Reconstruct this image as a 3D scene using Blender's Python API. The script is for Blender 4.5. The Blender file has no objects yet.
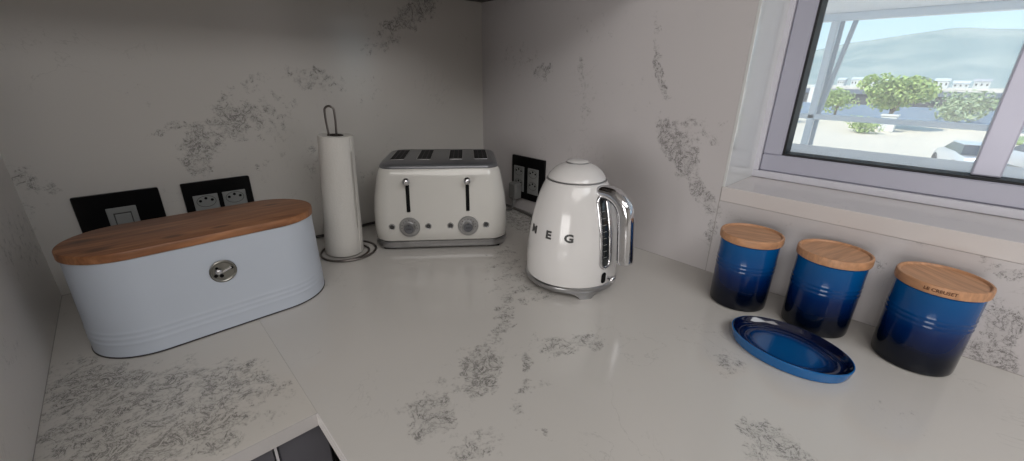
# Kitchen corner: white veined stone worktop, bread bin, toaster, kettle, canisters, window to a valley.
# World: z = 0 is the worktop surface, back wall is y = 0, right (window) wall is x = 0. Metres.
import bpy, bmesh, math, random
from mathutils import Vector, Matrix
random.seed(7)
PI = math.pi
COL = bpy.context.scene.collection
FLOOR = -0.90

BLOBS = {
 'back': [
  ((-0.7222, 0.0, 0.3214), (21.24, 0, -0.83), (3.2, 0, -23.29), 1),
  ((-0.7953, 0.0, 0.2572), (24.97, 0, -5.25), (-2.22, 0, -20.69), 1),
  ((-0.8072, 0.0, 0.3096), (12.76, 0, -1.26), (6.81, 0, -70.14), 0.7),
  ((-0.6473, 0.0, 0.3172), (13.88, 0, -10.24), (-7.45, 0, -9.82), 0.5),
  ((-0.542, 0.0, 0.4071), (10.31, 0, -3.83), (-7.81, 0, -37.14), 0.6),
  ((-0.2495, 0.0, 0.5753), (8.03, 0, 5.56), (14.74, 0, -27.82), 1),
  ((-0.3378, 0.0, 0.5044), (8.91, 0, 6.77), (17.99, 0, -29.38), 0.55),
  ((-0.7017, 0.0, 0.3769), (9.94, 0, 2.88), (23.43, 0, -46.0), 0.5),
  ((-1.0602, 0.0, 0.2277), (20.67, 0, -12.6), (-30.32, 0, -28.09), 0.6),
  ((-0.5295, 0.0, 0.1886), (6.06, 0, -1.96), (-4.38, 0, -13.64), 0.4),
  ((-0.3967, 0.0, 0.3641), (13.89, 0, -1.62), (-0.27, 0, -12.8), 0.3),
  ((-0.8797, 0.0, 0.3798), (31.32, 0, -16.64), (-29.73, 0, -56.16), 0.3),
  ((-0.7048, 0.0, 0.1997), (11.79, 0, -2.19), (-4.83, 0, -34.3), 0.4),
  ((-0.088, 0.0, 0.5049), (13.07, 0, -0.53), (1.3, 0, -25.23), 0.3),
  ((-1.0823, 0.0, 0.1694), (58.08, 0, -15.93), (-3.81, 0, -17.24), 0.5),
 ],
 'right': [
  ((0.0, -0.7005, 0.2648), (0, -24.64, 19.17), (0, -6.56, -9.41), 1),
  ((0.0, -0.7702, 0.1806), (0, -26.98, 30.01), (0, -10.2, -8.62), 0.9),
  ((0.0, -0.7206, 0.3114), (0, -11.15, -0.16), (0, 2.01, -29.3), 0.55),
  ((0.0, -0.6275, 0.4553), (0, -103.44, 32.51), (0, -1.13, -10.46), 0.8),
  ((0.0, -0.2645, 0.4343), (0, -21.4, 1.09), (0, -0.02, -37.55), 0.7),
  ((0.0, -0.4078, 0.4344), (0, -61.12, 5.51), (0, -0.01, -25.61), 0.6),
  ((-0.0, -0.4302, 0.3351), (0, -25.21, 2.36), (0, -0.74, -11.45), 0.4),
  ((0.0, -0.1774, 0.462), (0, -10.67, 0.29), (0, 0.3, -20.17), 0.4),
  ((0.0, -0.457, 0.537), (0, -8.49, 0.91), (0, 1.26, -18.92), 0.3),
  ((0.0, -1.0688, 0.1897), (0, -29.13, 1.98), (0, 4.19, -63.64), 0.95),
  ((0.0, -1.1223, 0.1813), (0, -34.88, 3.17), (0, 4.58, -74.95), 0.5),
  ((0.0, -1.2532, 0.0542), (0, -37.32, 10.87), (0, -8.4, -16.09), 0.95),
  ((0.0, -1.2303, 0.1604), (0, -46.75, 3.25), (0, 11.49, -55.85), 0.8),
  ((0.0, -1.2535, 0.0171), (0, -24.66, 1.87), (0, 2.69, -41.82), 0.8),
  ((-0.0, -1.099, 0.124), (0, -93.88, 24.16), (0, -13.12, -37.27), 0.6),
  ((0.0, -0.9336, 0.1406), (0, -40.42, 8.75), (0, -6.57, -23.42), 0.25),
  ((0.0, -0.8078, 0.0957), (0, -77.84, 1.51), (0, -1.81, -19.22), 0.7),
  ((0.0, -0.588, 0.3794), (0, -6.33, 0.87), (0, -0.59, -14.81), 0.25),
 ],
 'top_right': [
  ((-0.602, -0.7246, 0.0), (17.01, -25.63, 0), (-18.73, -4.69, 0), 1),
  ((-0.7066, -0.7495, 0.0), (25.02, -15.89, 0), (-16.52, -18.15, 0), 1),
  ((-0.4446, -0.6159, 0.0), (32.71, -43.84, 0), (-6.82, -1.6, 0), 0.7),
  ((-0.3883, -0.5974, 0.0), (10.16, -9.92, 0), (-13.39, -15.0, 0), 0.6),
  ((-0.5536, -0.7776, 0.0), (52.7, -63.64, 0), (-7.3, -5.31, 0), 0.6),
  ((-0.4466, -0.7775, 0.0), (10.76, -11.12, 0), (-15.83, -27.89, 0), 0.7),
  ((-0.5101, -0.7524, 0.0), (14.27, -14.79, 0), (-11.95, -13.23, 0), 0.35),
  ((-0.56, -0.8066, 0.0), (23.72, -24.91, 0), (-27.3, -30.09, 0), 0.5),
  ((-0.6847, -0.8331, 0.0), (18.02, -10.07, 0), (-27.12, -50.98, 0), 0.6),
  ((-0.6088, -0.8654, 0.0), (50.72, -99.95, 0), (-116.02, -47.74, 0), 0.8),
  ((-0.3091, -0.9804, -0.0), (5.32, -37.13, 0), (-36.72, -0.31, 0), 0.6),
  ((-0.4161, -1.0704, 0.0), (2.17, -24.14, 0), (-23.49, -7.25, 0), 0.75),
  ((-0.2514, -0.9027, 0.0), (7.65, -25.06, 0), (-34.74, -11.45, 0), 0.35),
  ((-0.0509, -0.2427, 0.0), (8.79, -9.52, 0), (-7.56, -2.7, 0), 0.9),
  ((-0.3282, -0.4783, 0.0), (13.08, -11.82, 0), (-4.1, -4.63, 0), 0.5),
  ((-0.6504, -0.7273, 0.0), (10.93, -17.82, 0), (-9.53, -1.86, 0), 0.35),
  ((-0.6471, -0.4091, 0.0), (12.2, -5.47, 0), (-12.46, -13.93, 0), 0.25),
  ((-0.2493, -1.1796, -0.0), (-1.36, -27.55, 0), (-20.47, -3.44, 0), 0.3),
 ],
 'top_left': [
  ((-0.9614, -0.5082, 0.0), (8.51, 0.09, 0), (-3.48, -8.4, 0), 0.85),
  ((-1.0345, -0.3788, -0.0), (17.06, 1.49, 0), (-4.14, -11.97, 0), 0.9),
  ((-1.0151, -0.5238, 0.0), (14.66, 0.74, 0), (-10.12, -16.88, 0), 0.9),
  ((-0.8886, -0.5112, -0.0), (13.64, -2.48, 0), (-10.44, -11.5, 0), 0.7),
  ((-0.9316, -0.5691, 0.0), (20.72, -0.08, 0), (-5.39, -16.18, 0), 0.9),
 ],
 'left': [
  ((-1.08, -0.0949, 0.1484), (0, 2.46, -7.93), (0, -4.19, -13.73), 0.5),
  ((-1.08, -0.4043, 0.0973), (0, 6.13, -17.04), (0, -9.53, -17.01), 0.35),
  ((-1.08, -0.4529, 0.0225), (0, 9.71, -33.12), (0, -12.06, -15.98), 0.3),
 ],
}

# ------------------------------------------------------------------ object helpers
def tag(o, label=None, cat=None, group=None, kind=None):
    if label: o['label'] = label
    if cat: o['category'] = cat
    if group: o['group'] = group
    if kind: o['kind'] = kind
    return o

def empty(name, loc=(0, 0, 0), rz=0.0):
    o = bpy.data.objects.new(name, None)
    o.empty_display_size = 0.05
    o.location = loc
    o.rotation_euler = (0, 0, rz)
    COL.objects.link(o)
    return o

def obj(name, bm, mat, parent=None, smooth=None, mats=None):
    me = bpy.data.meshes.new(name)
    bmesh.ops.recalc_face_normals(bm, faces=bm.faces)
    bm.to_mesh(me)
    bm.free()
    for m in (mats or [mat]):
        me.materials.append(m)
    if smooth is not None:
        for p in me.polygons:
            p.use_smooth = True
        me.set_sharp_from_angle(angle=math.radians(smooth))
    o = bpy.data.objects.new(name, me)
    COL.objects.link(o)
    if parent: o.parent = parent
    return o

def struct(name, bm, mat, parent=None, smooth=None):
    return tag(obj(name, bm, mat, parent, smooth), kind='structure')

def copy_tree(o, parent=None):
    c = o.copy()
    COL.objects.link(c)
    c.parent = parent
    for ch in list(o.children):
        copy_tree(ch, c)
    return c

# ------------------------------------------------------------------ mesh helpers
def box(bm, x0, x1, y0, y1, z0, z1, bevel=0.0, seg=2, mtx=None, mi=0):
    t = bmesh.new()
    v = [t.verts.new((x, y, z)) for x in (x0, x1) for y in (y0, y1) for z in (z0, z1)]
    for f in ((0, 1, 3, 2), (4, 6, 7, 5), (0, 4, 5, 1), (2, 3, 7, 6), (0, 2, 6, 4), (1, 5, 7, 3)):
        t.faces.new([v[i] for i in f])
    bmesh.ops.recalc_face_normals(t, faces=t.faces)
    if bevel > 0:
        bmesh.ops.bevel(t, geom=list(t.edges), offset=bevel, segments=seg, profile=0.5, affect='EDGES')
    merge(bm, t, mtx, mi)

def merge(bm, t, mtx=None, mi=0):
    if mtx is not None:
        bmesh.ops.transform(t, matrix=mtx, verts=t.verts)
    vm = {v: bm.verts.new(v.co) for v in t.verts}
    for f in t.faces:
        try:
            nf = bm.faces.new([vm[v] for v in f.verts]); nf.material_index = mi
        except ValueError:
            pass
    t.free()

def B(*a, **k):
    bm = bmesh.new(); box(bm, *a, **k); return bm

def lathe(prof, seg=96, bm=None, mtx=None):
    """prof: (r, z) pairs; r = 0 closes to a point"""
    t = bmesh.new()
    rings = []
    for r, z in prof:
        if r < 1e-6:
            rings.append([t.verts.new((0, 0, z))])
        else:
            rings.append([t.verts.new((r*math.cos(2*PI*k/seg), r*math.sin(2*PI*k/seg), z)) for k in range(seg)])
    for a, b in zip(rings, rings[1:]):
        for k in range(seg):
            k2 = (k+1) % seg
            if len(a) == 1 and len(b) == 1: continue
            if len(a) == 1: t.faces.new((a[0], b[k], b[k2]))
            elif len(b) == 1: t.faces.new((a[k], a[k2], b[0]))
            else: t.faces.new((a[k], a[k2], b[k2], b[k]))
    bm = bm or bmesh.new()
    merge(bm, t, mtx)
    return bm

def loft(rings, cap0=True, cap1=True, bm=None, closed=False, mtx=None):
    t = bmesh.new()
    R = [[t.verts.new(p) for p in r] for r in rings]
    n = len(R[0])
    prs = list(zip(R, R[1:])) + ([(R[-1], R[0])] if closed else [])
    for a, b in prs:
        for k in range(n):
            k2 = (k+1) % n
            t.faces.new((a[k], a[k2], b[k2], b[k]))
    if not closed:
        if cap0: t.faces.new(R[0][::-1])
        if cap1: t.faces.new(R[-1])
    bm = bm or bmesh.new()
    merge(bm, t, mtx)
    return bm

def tube(pts, r, seg=12, bm=None, closed=False, mtx=None, sx=1.0):
    """round tube along points, parallel transport frame"""
    pts = [Vector(p) for p in pts]
    n = len(pts)
    tang = []
    for i in range(n):
        if closed:
            d = pts[(i+1) % n] - pts[i-1]
        else:
            d = pts[min(i+1, n-1)] - pts[max(i-1, 0)]
        tang.append(d.normalized())
    up = Vector((0, 0, 1)) if abs(tang[0].z) < .9 else Vector((1, 0, 0))
    nrm = (up - tang[0]*up.dot(tang[0])).normalized()
    rings = []
    for i in range(n):
        nrm = (nrm - tang[i]*nrm.dot(tang[i])).normalized()
        bi = tang[i].cross(nrm)
        rr = r[i] if isinstance(r, (list, tuple)) else r
        rings.append([pts[i] + nrm*rr*math.cos(2*PI*k/seg) + bi*rr*sx*math.sin(2*PI*k/seg) for k in range(seg)])
    return loft(rings, bm=bm, closed=closed, mtx=mtx)

def smoothpath(pts, n=8):
    P = [Vector(p) for p in pts]
    P = [P[0]*2-P[1]] + P + [P[-1]*2-P[-2]]
    out = []
    for i in range(1, len(P)-2):
        for k in range(n):
            t = k/n
            a, b, c, d = P[i-1], P[i], P[i+1], P[i+2]
            out.append(0.5*((2*b) + (c-a)*t + (2*a-5*b+4*c-d)*t*t + (3*b-a-3*c+d)*t**3))
    out.append(P[-2])
    return out

def rrect(a, b, r, z, n=10):
    P = []
    for sx, sy, t0 in ((1, 1, 0), (-1, 1, 90), (-1, -1, 180), (1, -1, 270)):
        for k in range(n+1):
            t = math.radians(t0 + 90*k/n)
            P.append((sx*(a-r) + r*math.cos(t), sy*(b-r) + r*math.sin(t), z))
    return P

def stadium(s, r, z, n=40):
    P = []
    for k in range(n+1):
        t = -PI/2 + PI*k/n
        P.append((s + r*math.cos(t), r*math.sin(t), z))
    for k in range(n+1):
        t = PI/2 + PI*k/n
        P.append((-s + r*math.cos(t), r*math.sin(t), z))
    return P

def text_mesh(body, size, depth, offset=0.0, spacing=1.0, align='CENTER'):
    cu = bpy.data.curves.new('txt', 'FONT')
    cu.body = body; cu.size = size; cu.extrude = depth; cu.offset = offset
    cu.space_character = spacing; cu.align_x = align; cu.align_y = 'CENTER'
    cu.resolution_u = 3
    o = bpy.data.objects.new('txt', cu)
    COL.objects.link(o)
    bpy.context.view_layer.update()
    me = bpy.data.meshes.new_from_object(o.evaluated_get(bpy.context.evaluated_depsgraph_get()))
    bm = bmesh.new(); bm.from_mesh(me)
    bpy.data.objects.remove(o); bpy.data.curves.remove(cu); bpy.data.meshes.remove(me)
    return bm

# ------------------------------------------------------------------ materials
def newmat(name):
    m = bpy.data.materials.new(name); m.use_nodes = True
    nt = m.node_tree; nt.nodes.clear()
    out = nt.nodes.new('ShaderNodeOutputMaterial')
    bs = nt.nodes.new('ShaderNodeBsdfPrincipled')
    nt.links.new(bs.outputs[0], out.inputs[0])
    return m, nt, bs, out

def N(nt, t, **k):
    n = nt.nodes.new(t)
    for a, b in k.items(): setattr(n, a, b)
    return n

def pbr(name, col, rough=.4, metal=0.0, coat=0.0, spec=.5, var=0.0, vscale=30, bump=0.0, bscale=200):
    m, nt, bs, out = newmat(name)
    bs.inputs['Base Color'].default_value = (*col, 1)
    bs.inputs['Roughness'].default_value = rough
    bs.inputs['Metallic'].default_value = metal
    bs.inputs['Coat Weight'].default_value = coat
    bs.inputs['Coat Roughness'].default_value = .06
    bs.inputs['Specular IOR Level'].default_value = spec
    tc = N(nt, 'ShaderNodeTexCoord')
    if var > 0:
        n = N(nt, 'ShaderNodeTexNoise'); n.inputs['Scale'].default_value = vscale; n.inputs['Detail'].default_value = 4
        nt.links.new(tc.outputs['Object'], n.inputs['Vector'])
        mx = N(nt, 'ShaderNodeMix', data_type='RGBA')
        mx.inputs[6].default_value = (*[c*(1-var) for c in col], 1); mx.inputs[7].default_value = (*[min(1, c*(1+var)) for c in col], 1)
        nt.links.new(n.outputs[0], mx.inputs[0]); nt.links.new(mx.outputs[2], bs.inputs['Base Color'])
    if bump > 0:
        n = N(nt, 'ShaderNodeTexNoise'); n.inputs['Scale'].default_value = bscale; n.inputs['Detail'].default_value = 3
        nt.links.new(tc.outputs['Object'], n.inputs['Vector'])
        b = N(nt, 'ShaderNodeBump'); b.inputs['Strength'].default_value = bump; b.inputs['Distance'].default_value = .002
        nt.links.new(n.outputs[0], b.inputs['Height']); nt.links.new(b.outputs[0], bs.inputs['Normal'])
    return m

def stone(name, blobs, base=(.60, .575, .55), rough=.16, seed=0.0):
    """white engineered stone with broken hair veins gathered in patches"""
    m, nt, bs, out = newmat(name)
    L = nt.links.new
    tc = N(nt, 'ShaderNodeTexCoord')
    geo = tc.outputs['Object']
    def math_(op, a, b=None, c=None, clamp=False):
        n = N(nt, 'ShaderNodeMath', operation=op, use_clamp=clamp)
        for i, v in enumerate((a, b, c)):
            if v is None: continue
            if isinstance(v, (int, float)): n.inputs[i].default_value = v
            else: L(v, n.inputs[i])
        return n.outputs[0]
    def noise(scale, detail, rough_, off=0.0, dist=0.0):
        mp = N(nt, 'ShaderNodeVectorMath', operation='ADD'); mp.inputs[1].default_value = (off+seed, off*.7, off*1.3)
        L(geo, mp.inputs[0])
        n = N(nt, 'ShaderNodeTexNoise'); n.inputs['Scale'].default_value = scale; n.inputs['Detail'].default_value = detail
        n.inputs['Roughness'].default_value = rough_; n.inputs['Distortion'].default_value = dist
        L(mp.outputs[0], n.inputs['Vector'])
        return n.outputs[0]
    def sstep(v, a, b, lo=0.0, hi=1.0):
        n = N(nt, 'ShaderNodeMapRange', interpolation_type='SMOOTHSTEP')
        n.inputs[1].default_value = a; n.inputs[2].default_value = b; n.inputs[3].default_value = lo; n.inputs[4].default_value = hi
        L(v, n.inputs[0]); return n.outputs[0]
    wn = N(nt, 'ShaderNodeTexNoise'); wn.inputs['Scale'].default_value = 22; wn.inputs['Detail'].default_value = 4; wn.inputs['Roughness'].default_value = .65
    L(geo, wn.inputs['Vector'])
    ws = N(nt, 'ShaderNodeVectorMath', operation='SUBTRACT'); ws.inputs[1].default_value = (.5, .5, .5); L(wn.outputs['Color'], ws.inputs[0])
    wm = N(nt, 'ShaderNodeVectorMath', operation='MULTIPLY_ADD'); wm.inputs[1].default_value = (.075, .075, .075); L(ws.outputs[0], wm.inputs[0]); L(geo, wm.inputs[2])
    wgeo = wm.outputs[0]
    acc = None
    for c, a, b, s in blobs:
        sub = N(nt, 'ShaderNodeVectorMath', operation='SUBTRACT'); sub.inputs[1].default_value = c; L(wgeo, sub.inputs[0])
        d1 = N(nt, 'ShaderNodeVectorMath', operation='DOT_PRODUCT'); d1.inputs[1].default_value = a; L(sub.outputs[0], d1.inputs[0])
        d2 = N(nt, 'ShaderNodeVectorMath', operation='DOT_PRODUCT'); d2.inputs[1].default_value = b; L(sub.outputs[0], d2.inputs[0])
        q = math_('ADD', math_('MULTIPLY', d1.outputs['Value'], d1.outputs['Value']), math_('MULTIPLY', d2.outputs['Value'], d2.outputs['Value']))
        v = sstep(q, 0.0, 2.0, s, 0.0)
        acc = v if acc is None else math_('MAXIMUM', acc, v)
    # gate: patch mask broken up by medium noise
    g = noise(48, 6, .75, 3.1)
    gate = math_('ADD', acc, math_('MULTIPLY', math_('SUBTRACT', g, .5), 2.6))
    gate = math_('MULTIPLY', sstep(gate, .42, .85), sstep(acc, .05, .35))
    # hair veins: iso-lines of fractal noise
    n1 = noise(34, 7, .74, 0.0, .8)
    l1 = sstep(math_('ABSOLUTE', math_('SUBTRACT', n1, .5)), .006, .030, 1.0, 0.0)
    n2 = noise(70, 6, .7, 9.0, .4)
    l2 = sstep(math_('ABSOLUTE', math_('SUBTRACT', n2, .5)), .004, .035, .6, 0.0)
    veins = math_('MULTIPLY', math_('MAXIMUM', l1, l2), gate)
    bloom = math_('MULTIPLY', gate, .10)
    # very faint stray veins everywhere
    n3 = noise(7, 6, .6, 5.5, .8)
    l3 = sstep(math_('ABSOLUTE', math_('SUBTRACT', n3, .52)), .0, .006, .16, 0.0)
    g3 = sstep(noise(5, 2, .5, 7.7), .52, .62)
    dark = math_('MAXIMUM', math_('MULTIPLY', veins, .82), math_('MAXIMUM', bloom, math_('MULTIPLY', l3, g3)))
    n4 = noise(2.2, 3, .5, 12.0)
    basemix = N(nt, 'ShaderNodeMix', data_type='RGBA')
    basemix.inputs[6].default_value = (*[c*.93 for c in base], 1)
    basemix.inputs[7].default_value = (min(1, base[0]*1.07), base[1]*1.04, base[2]*1.04, 1)
    L(n4, basemix.inputs[0])
    mx = N(nt, 'ShaderNodeMix', data_type='RGBA')
    mx.inputs[7].default_value = (.10, .095, .09, 1)
    L(dark, mx.inputs[0]); L(basemix.outputs[2], mx.inputs[6])
    L(mx.outputs[2], bs.inputs['Base Color'])
    bs.inputs['Roughness'].default_value = rough
    bs.inputs['Specular IOR Level'].default_value = .5
    return m

def wood(name, c1, c2, scale=1.0, rough=.45, axis='X', dark=None):
    m, nt, bs, out = newmat(name)
    L = nt.links.new
    tc = N(nt, 'ShaderNodeTexCoord')
    mp = N(nt, 'ShaderNodeMapping')
    mp.inputs['Scale'].default_value = {'X': (2.2*scale, 26*scale, 12*scale), 'Y': (26*scale, 2.2*scale, 12*scale)}[axis]
    L(tc.outputs['Object'], mp.inputs[0])
    n = N(nt, 'ShaderNodeTexNoise'); n.inputs['Scale'].default_value = 1.6; n.inputs['Detail'].default_value = 6; n.inputs['Distortion'].default_value = 1.2
    L(mp.outputs[0], n.inputs['Vector'])
    n2 = N(nt, 'ShaderNodeTexNoise'); n2.inputs['Scale'].default_value = 9; n2.inputs['Detail'].default_value = 4
    L(mp.outputs[0], n2.inputs['Vector'])
    cr = N(nt, 'ShaderNodeValToRGB')
    cr.color_ramp.elements[0].position = .33; cr.color_ramp.elements[0].color = (*c1, 1)
    cr.color_ramp.elements[1].position = .66; cr.color_ramp.elements[1].color = (*c2, 1)
    L(n.outputs[0], cr.inputs[0])
    mx = N(nt, 'ShaderNodeMix', data_type='RGBA', blend_type='MULTIPLY')
    mr = N(nt, 'ShaderNodeMapRange'); mr.inputs[1].default_value = .3; mr.inputs[2].default_value = .7; mr.inputs[3].default_value = .72; mr.inputs[4].default_value = 1.08
    L(n2.outputs[0], mr.inputs[0])
    mx.inputs[0].default_value = 1.0
    L(cr.outputs[0], mx.inputs[6]); L(mr.outputs[0], mx.inputs[7])
    last = mx.outputs[2]
    if dark:   # knots: list of (x, y, radius)
        for kx, ky, kr in dark:
            sub = N(nt, 'ShaderNodeVectorMath', operation='SUBTRACT'); sub.inputs[1].default_value = (kx, ky, 0); L(tc.outputs['Object'], sub.inputs[0])
            sc = N(nt, 'ShaderNodeVectorMath', operation='MULTIPLY'); sc.inputs[1].default_value = (.45/kr, 1/kr, 0); L(sub.outputs[0], sc.inputs[0])
            ln = N(nt, 'ShaderNodeVectorMath', operation='LENGTH'); L(sc.outputs[0], ln.inputs[0])
            s = N(nt, 'ShaderNodeMapRange', interpolation_type='SMOOTHSTEP'); s.inputs[1].default_value = .2; s.inputs[2].default_value = 1.2; s.inputs[3].default_value = .75; s.inputs[4].default_value = 0
            L(ln.outputs['Value'], s.inputs[0])
            k = N(nt, 'ShaderNodeMix', data_type='RGBA'); k.inputs[7].default_value = (c1[0]*.28, c1[1]*.22, c1[2]*.2, 1)
            L(s.outputs[0], k.inputs[0]); L(last, k.inputs[6]); last = k.outputs[2]
    L(last, bs.inputs['Base Color'])
    bs.inputs['Roughness'].default_value = rough
    return m

def gradient_glaze(name, stops, z0, z1, rough=.12):
    m, nt, bs, out = newmat(name)
    L = nt.links.new
    tc = N(nt, 'ShaderNodeTexCoord'); sp = N(nt, 'ShaderNodeSeparateXYZ'); L(tc.outputs['Object'], sp.inputs[0])
    nz = N(nt, 'ShaderNodeTexNoise'); nz.inputs['Scale'].default_value = 18; nz.inputs['Detail'].default_value = 3; L(tc.outputs['Object'], nz.inputs['Vector'])
    ad = N(nt, 'ShaderNodeMath', operation='MULTIPLY_ADD'); ad.inputs[1].default_value = .012; L(nz.outputs[0], ad.inputs[0]); L(sp.outputs[2], ad.inputs[2])
    mr = N(nt, 'ShaderNodeMapRange'); mr.inputs[1].default_value = z0; mr.inputs[2].default_value = z1; L(ad.outputs[0], mr.inputs[0])
    cr = N(nt, 'ShaderNodeValToRGB')
    cr.color_ramp.elements[0].position = stops[0][0]; cr.color_ramp.elements[0].color = (*stops[0][1], 1)
    cr.color_ramp.elements[1].position = stops[-1][0]; cr.color_ramp.elements[1].color = (*stops[-1][1], 1)
    for p, c in stops[1:-1]:
        e = cr.color_ramp.elements.new(p); e.color = (*c, 1)
    L(mr.outputs[0], cr.inputs[0]); L(cr.outputs[0], bs.inputs['Base Color'])
    bs.inputs['Roughness'].default_value = rough
    bs.inputs['Coat Weight'].default_value = .15
    bs.inputs['Coat Roughness'].default_value = .05
    bs.inputs['Specular IOR Level'].default_value = .32
    return m

def glassy(name, veil=.10):  # veil: milky mix in the pane that imitates outdoor haze
    m, nt, bs, out = newmat(name)
    nt.nodes.remove(bs)
    L = nt.links.new
    tr = N(nt, 'ShaderNodeBsdfTransparent'); tr.inputs[0].default_value = (.96, .98, .98, 1)
    gl = N(nt, 'ShaderNodeBsdfGlossy'); gl.inputs['Roughness'].default_value = .12
    df = N(nt, 'ShaderNodeBsdfDiffuse'); df.inputs[0].default_value = (.9, .92, .95, 1)
    tl = N(nt, 'ShaderNodeBsdfTranslucent'); tl.inputs[0].default_value = (.9, .93, .98, 1)
    ad = N(nt, 'ShaderNodeMixShader'); ad.inputs[0].default_value = .5
    L(df.outputs[0], ad.inputs[1]); L(tl.outputs[0], ad.inputs[2])
    m1 = N(nt, 'ShaderNodeMixShader'); m1.inputs[0].default_value = .010
    L(tr.outputs[0], m1.inputs[1]); L(gl.outputs[0], m1.inputs[2])
    m2 = N(nt, 'ShaderNodeMixShader'); m2.inputs[0].default_value = veil
    L(m1.outputs[0], m2.inputs[1]); L(ad.outputs[0], m2.inputs[2])
    L(m2.outputs[0], out.inputs[0])
    return m

SB = (.55, .535, .505)
M = dict(
    stone_back=stone('stone_back', BLOBS['back'], SB, .14),
    stone_right=stone('stone_right', BLOBS['right'], (.53, .512, .515), .14, 2.0),
    stone_left=stone('stone_left', BLOBS['left'], (.72, .70, .67), .3, 4.0),
    stone_top_r=stone('stone_top_right', BLOBS['top_right'], (.575, .56, .53), .13, 6.0),
    stone_top_l=stone('stone_top_left', BLOBS['top_left'], (.58, .56, .52), .16, 8.0),
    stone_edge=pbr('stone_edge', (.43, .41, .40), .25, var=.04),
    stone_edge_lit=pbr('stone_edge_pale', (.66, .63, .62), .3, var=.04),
    sill=stone('stone_sill', BLOBS['left'][:1], (.60, .57, .56), .15, 1.0),
    reveal=pbr('white_reveal', (.62, .63, .63), .12, coat=.4, var=.03, vscale=6),
    joint=pbr('grout_joint', (.32, .30, .285), .8),
    plaster=pbr('plaster', (.55, .53, .50), .8, var=.05),
    floor=pbr('floor_tile', (.30, .28, .26), .35, var=.1, vscale=3),
    cab=pbr('grey_gloss_cabinet', (.085, .083, .095), .25, coat=.3, var=.04),
    cab_in=pbr('dark_gap', (.012, .012, .013), .6),
    cab_edge=pbr('cabinet_edging', (.5, .48, .49), .4),
    upper=pbr('dark_walnut_laminate', (.035, .026, .02), .45, var=.25, vscale=40),
    enamel=pbr('cream_enamel', (.66, .645, .61), .15, coat=.3, var=.015),
    kettle=pbr('white_enamel', (.66, .645, .635), .14, coat=.3, var=.015),
    chrome=pbr('chrome', (.70, .70, .72), .10, 1.0),
    steel=pbr('brushed_steel', (.42, .42, .43), .30, 1.0, var=.08, vscale=90),
    panel=pbr('grey_toaster_panel', (.20, .205, .22), .32, .55, var=.08, vscale=60),
    dark=pbr('black_plastic', (.004, .004, .0045), .5, spec=.12),
    black=pbr('glossy_black_plate', (.003, .003, .0035), .3, spec=.2),
    lgrey=pbr('grey_module', (.23, .235, .23), .4, var=.05),
    dgrey=pbr('module_dark', (.05, .05, .05), .5),
    print=pbr('dark_print', (.035, .035, .04), .5),
    knobface=pbr('dial_face', (.16, .165, .18), .35, .6),
    knobring=pbr('dial_ring', (.45, .45, .45), .3, .8),
    bin=pbr('matt_white_enamel', (.56, .61, .69), .42, coat=.05, var=.015),
    binlid=wood('bamboo_lid', (.19, .068, .026), (.40, .175, .075), 1.2, .42, 'X', [(-.133, -.046, .010), (-.045, -.052, .009), (.118, .03, .008), (-.15, .015, .009), (.02, -.05, .008)]),
    canlid=wood('beech_lid', (.50, .255, .13), (.56, .30, .165), .8, .5, 'Y'),
    badge=pbr('badge_metal', (.25, .245, .22), .3, .8, var=.35, vscale=90),
    paper=pbr('paper_towel', (.67, .65, .615), .95, var=.03, vscale=150, bump=.35, bscale=260),
    paper_core=pbr('dark_roll_core', (.05, .04, .035), .8),
    wire=pbr('dark_chrome_wire', (.22, .20, .19), .28, 1.0),
    cable=pbr('grey_cable', (.11, .105, .10), .5),
    cableblk=pbr('dark_cable', (.035, .03, .03), .5),
    plug=pbr('translucent_plug', (.17, .17, .165), .35),
    glaze=gradient_glaze('blue_glaze', [(0.0, (.0006, .0015, .004)), (.28, (.0008, .003, .012)), (.52, (.001, .014, .085)), (.72, (.0015, .055, .20)), (1.0, (.002, .085, .27))], 0.0, .14),
    dishout=pbr('azure_glaze', (.005, .115, .34), .14, coat=.3),
    dishin=None,
    gaugeglass=pbr('gauge_window', (.022, .025, .026), .1, coat=.5, var=.5, vscale=160),
    alu=pbr('lilac_grey_aluminium', (.385, .385, .46), .38, .1, var=.03, vscale=20),
    alu_lt=pbr('pale_aluminium', (.58, .575, .63), .4, .1, var=.05, vscale=14),
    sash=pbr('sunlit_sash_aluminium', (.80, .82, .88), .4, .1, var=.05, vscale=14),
    mullion=pbr('pale_lilac_aluminium', (.52, .52, .63), .35, .1, var=.05, vscale=20),
    gasket=pbr('black_rubber', (.008, .008, .01), .6),
    glass=glassy('window_glass', .17),
)
# dish interior: radial blue rings
def dish_mat():
    m, nt, bs, out = newmat('blue_dish_glaze')
    L = nt.links.new
    tc = N(nt, 'ShaderNodeTexCoord')
    sc = N(nt, 'ShaderNodeVectorMath', operation='MULTIPLY'); sc.inputs[1].default_value = (1/.0840, 1/.0610, 0); L(tc.outputs['Object'], sc.inputs[0])
    ln = N(nt, 'ShaderNodeVectorMath', operation='LENGTH'); L(sc.outputs[0], ln.inputs[0])
    cr = N(nt, 'ShaderNodeValToRGB')
    el = cr.color_ramp.elements
    el[0].position = 0; el[0].color = (.004, .095, .29, 1)
    el[1].position = 1.0; el[1].color = (.001, .004, .025, 1)
    for p, c in ((.50, (.004, .085, .27)), (.60, (.003, .045, .17)), (.74, (.0015, .012, .06)), (.9, (.001, .004, .028))):
        e = el.new(p); e.color = (*c, 1)
    L(ln.outputs['Value'], cr.inputs[0]); L(cr.outputs[0], bs.inputs['Base Color'])
    bs.inputs['Roughness'].default_value = .12; bs.inputs['Coat Weight'].default_value = .7; bs.inputs['Coat Roughness'].default_value = .05
    return m
M['dishin'] = dish_mat()

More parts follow.
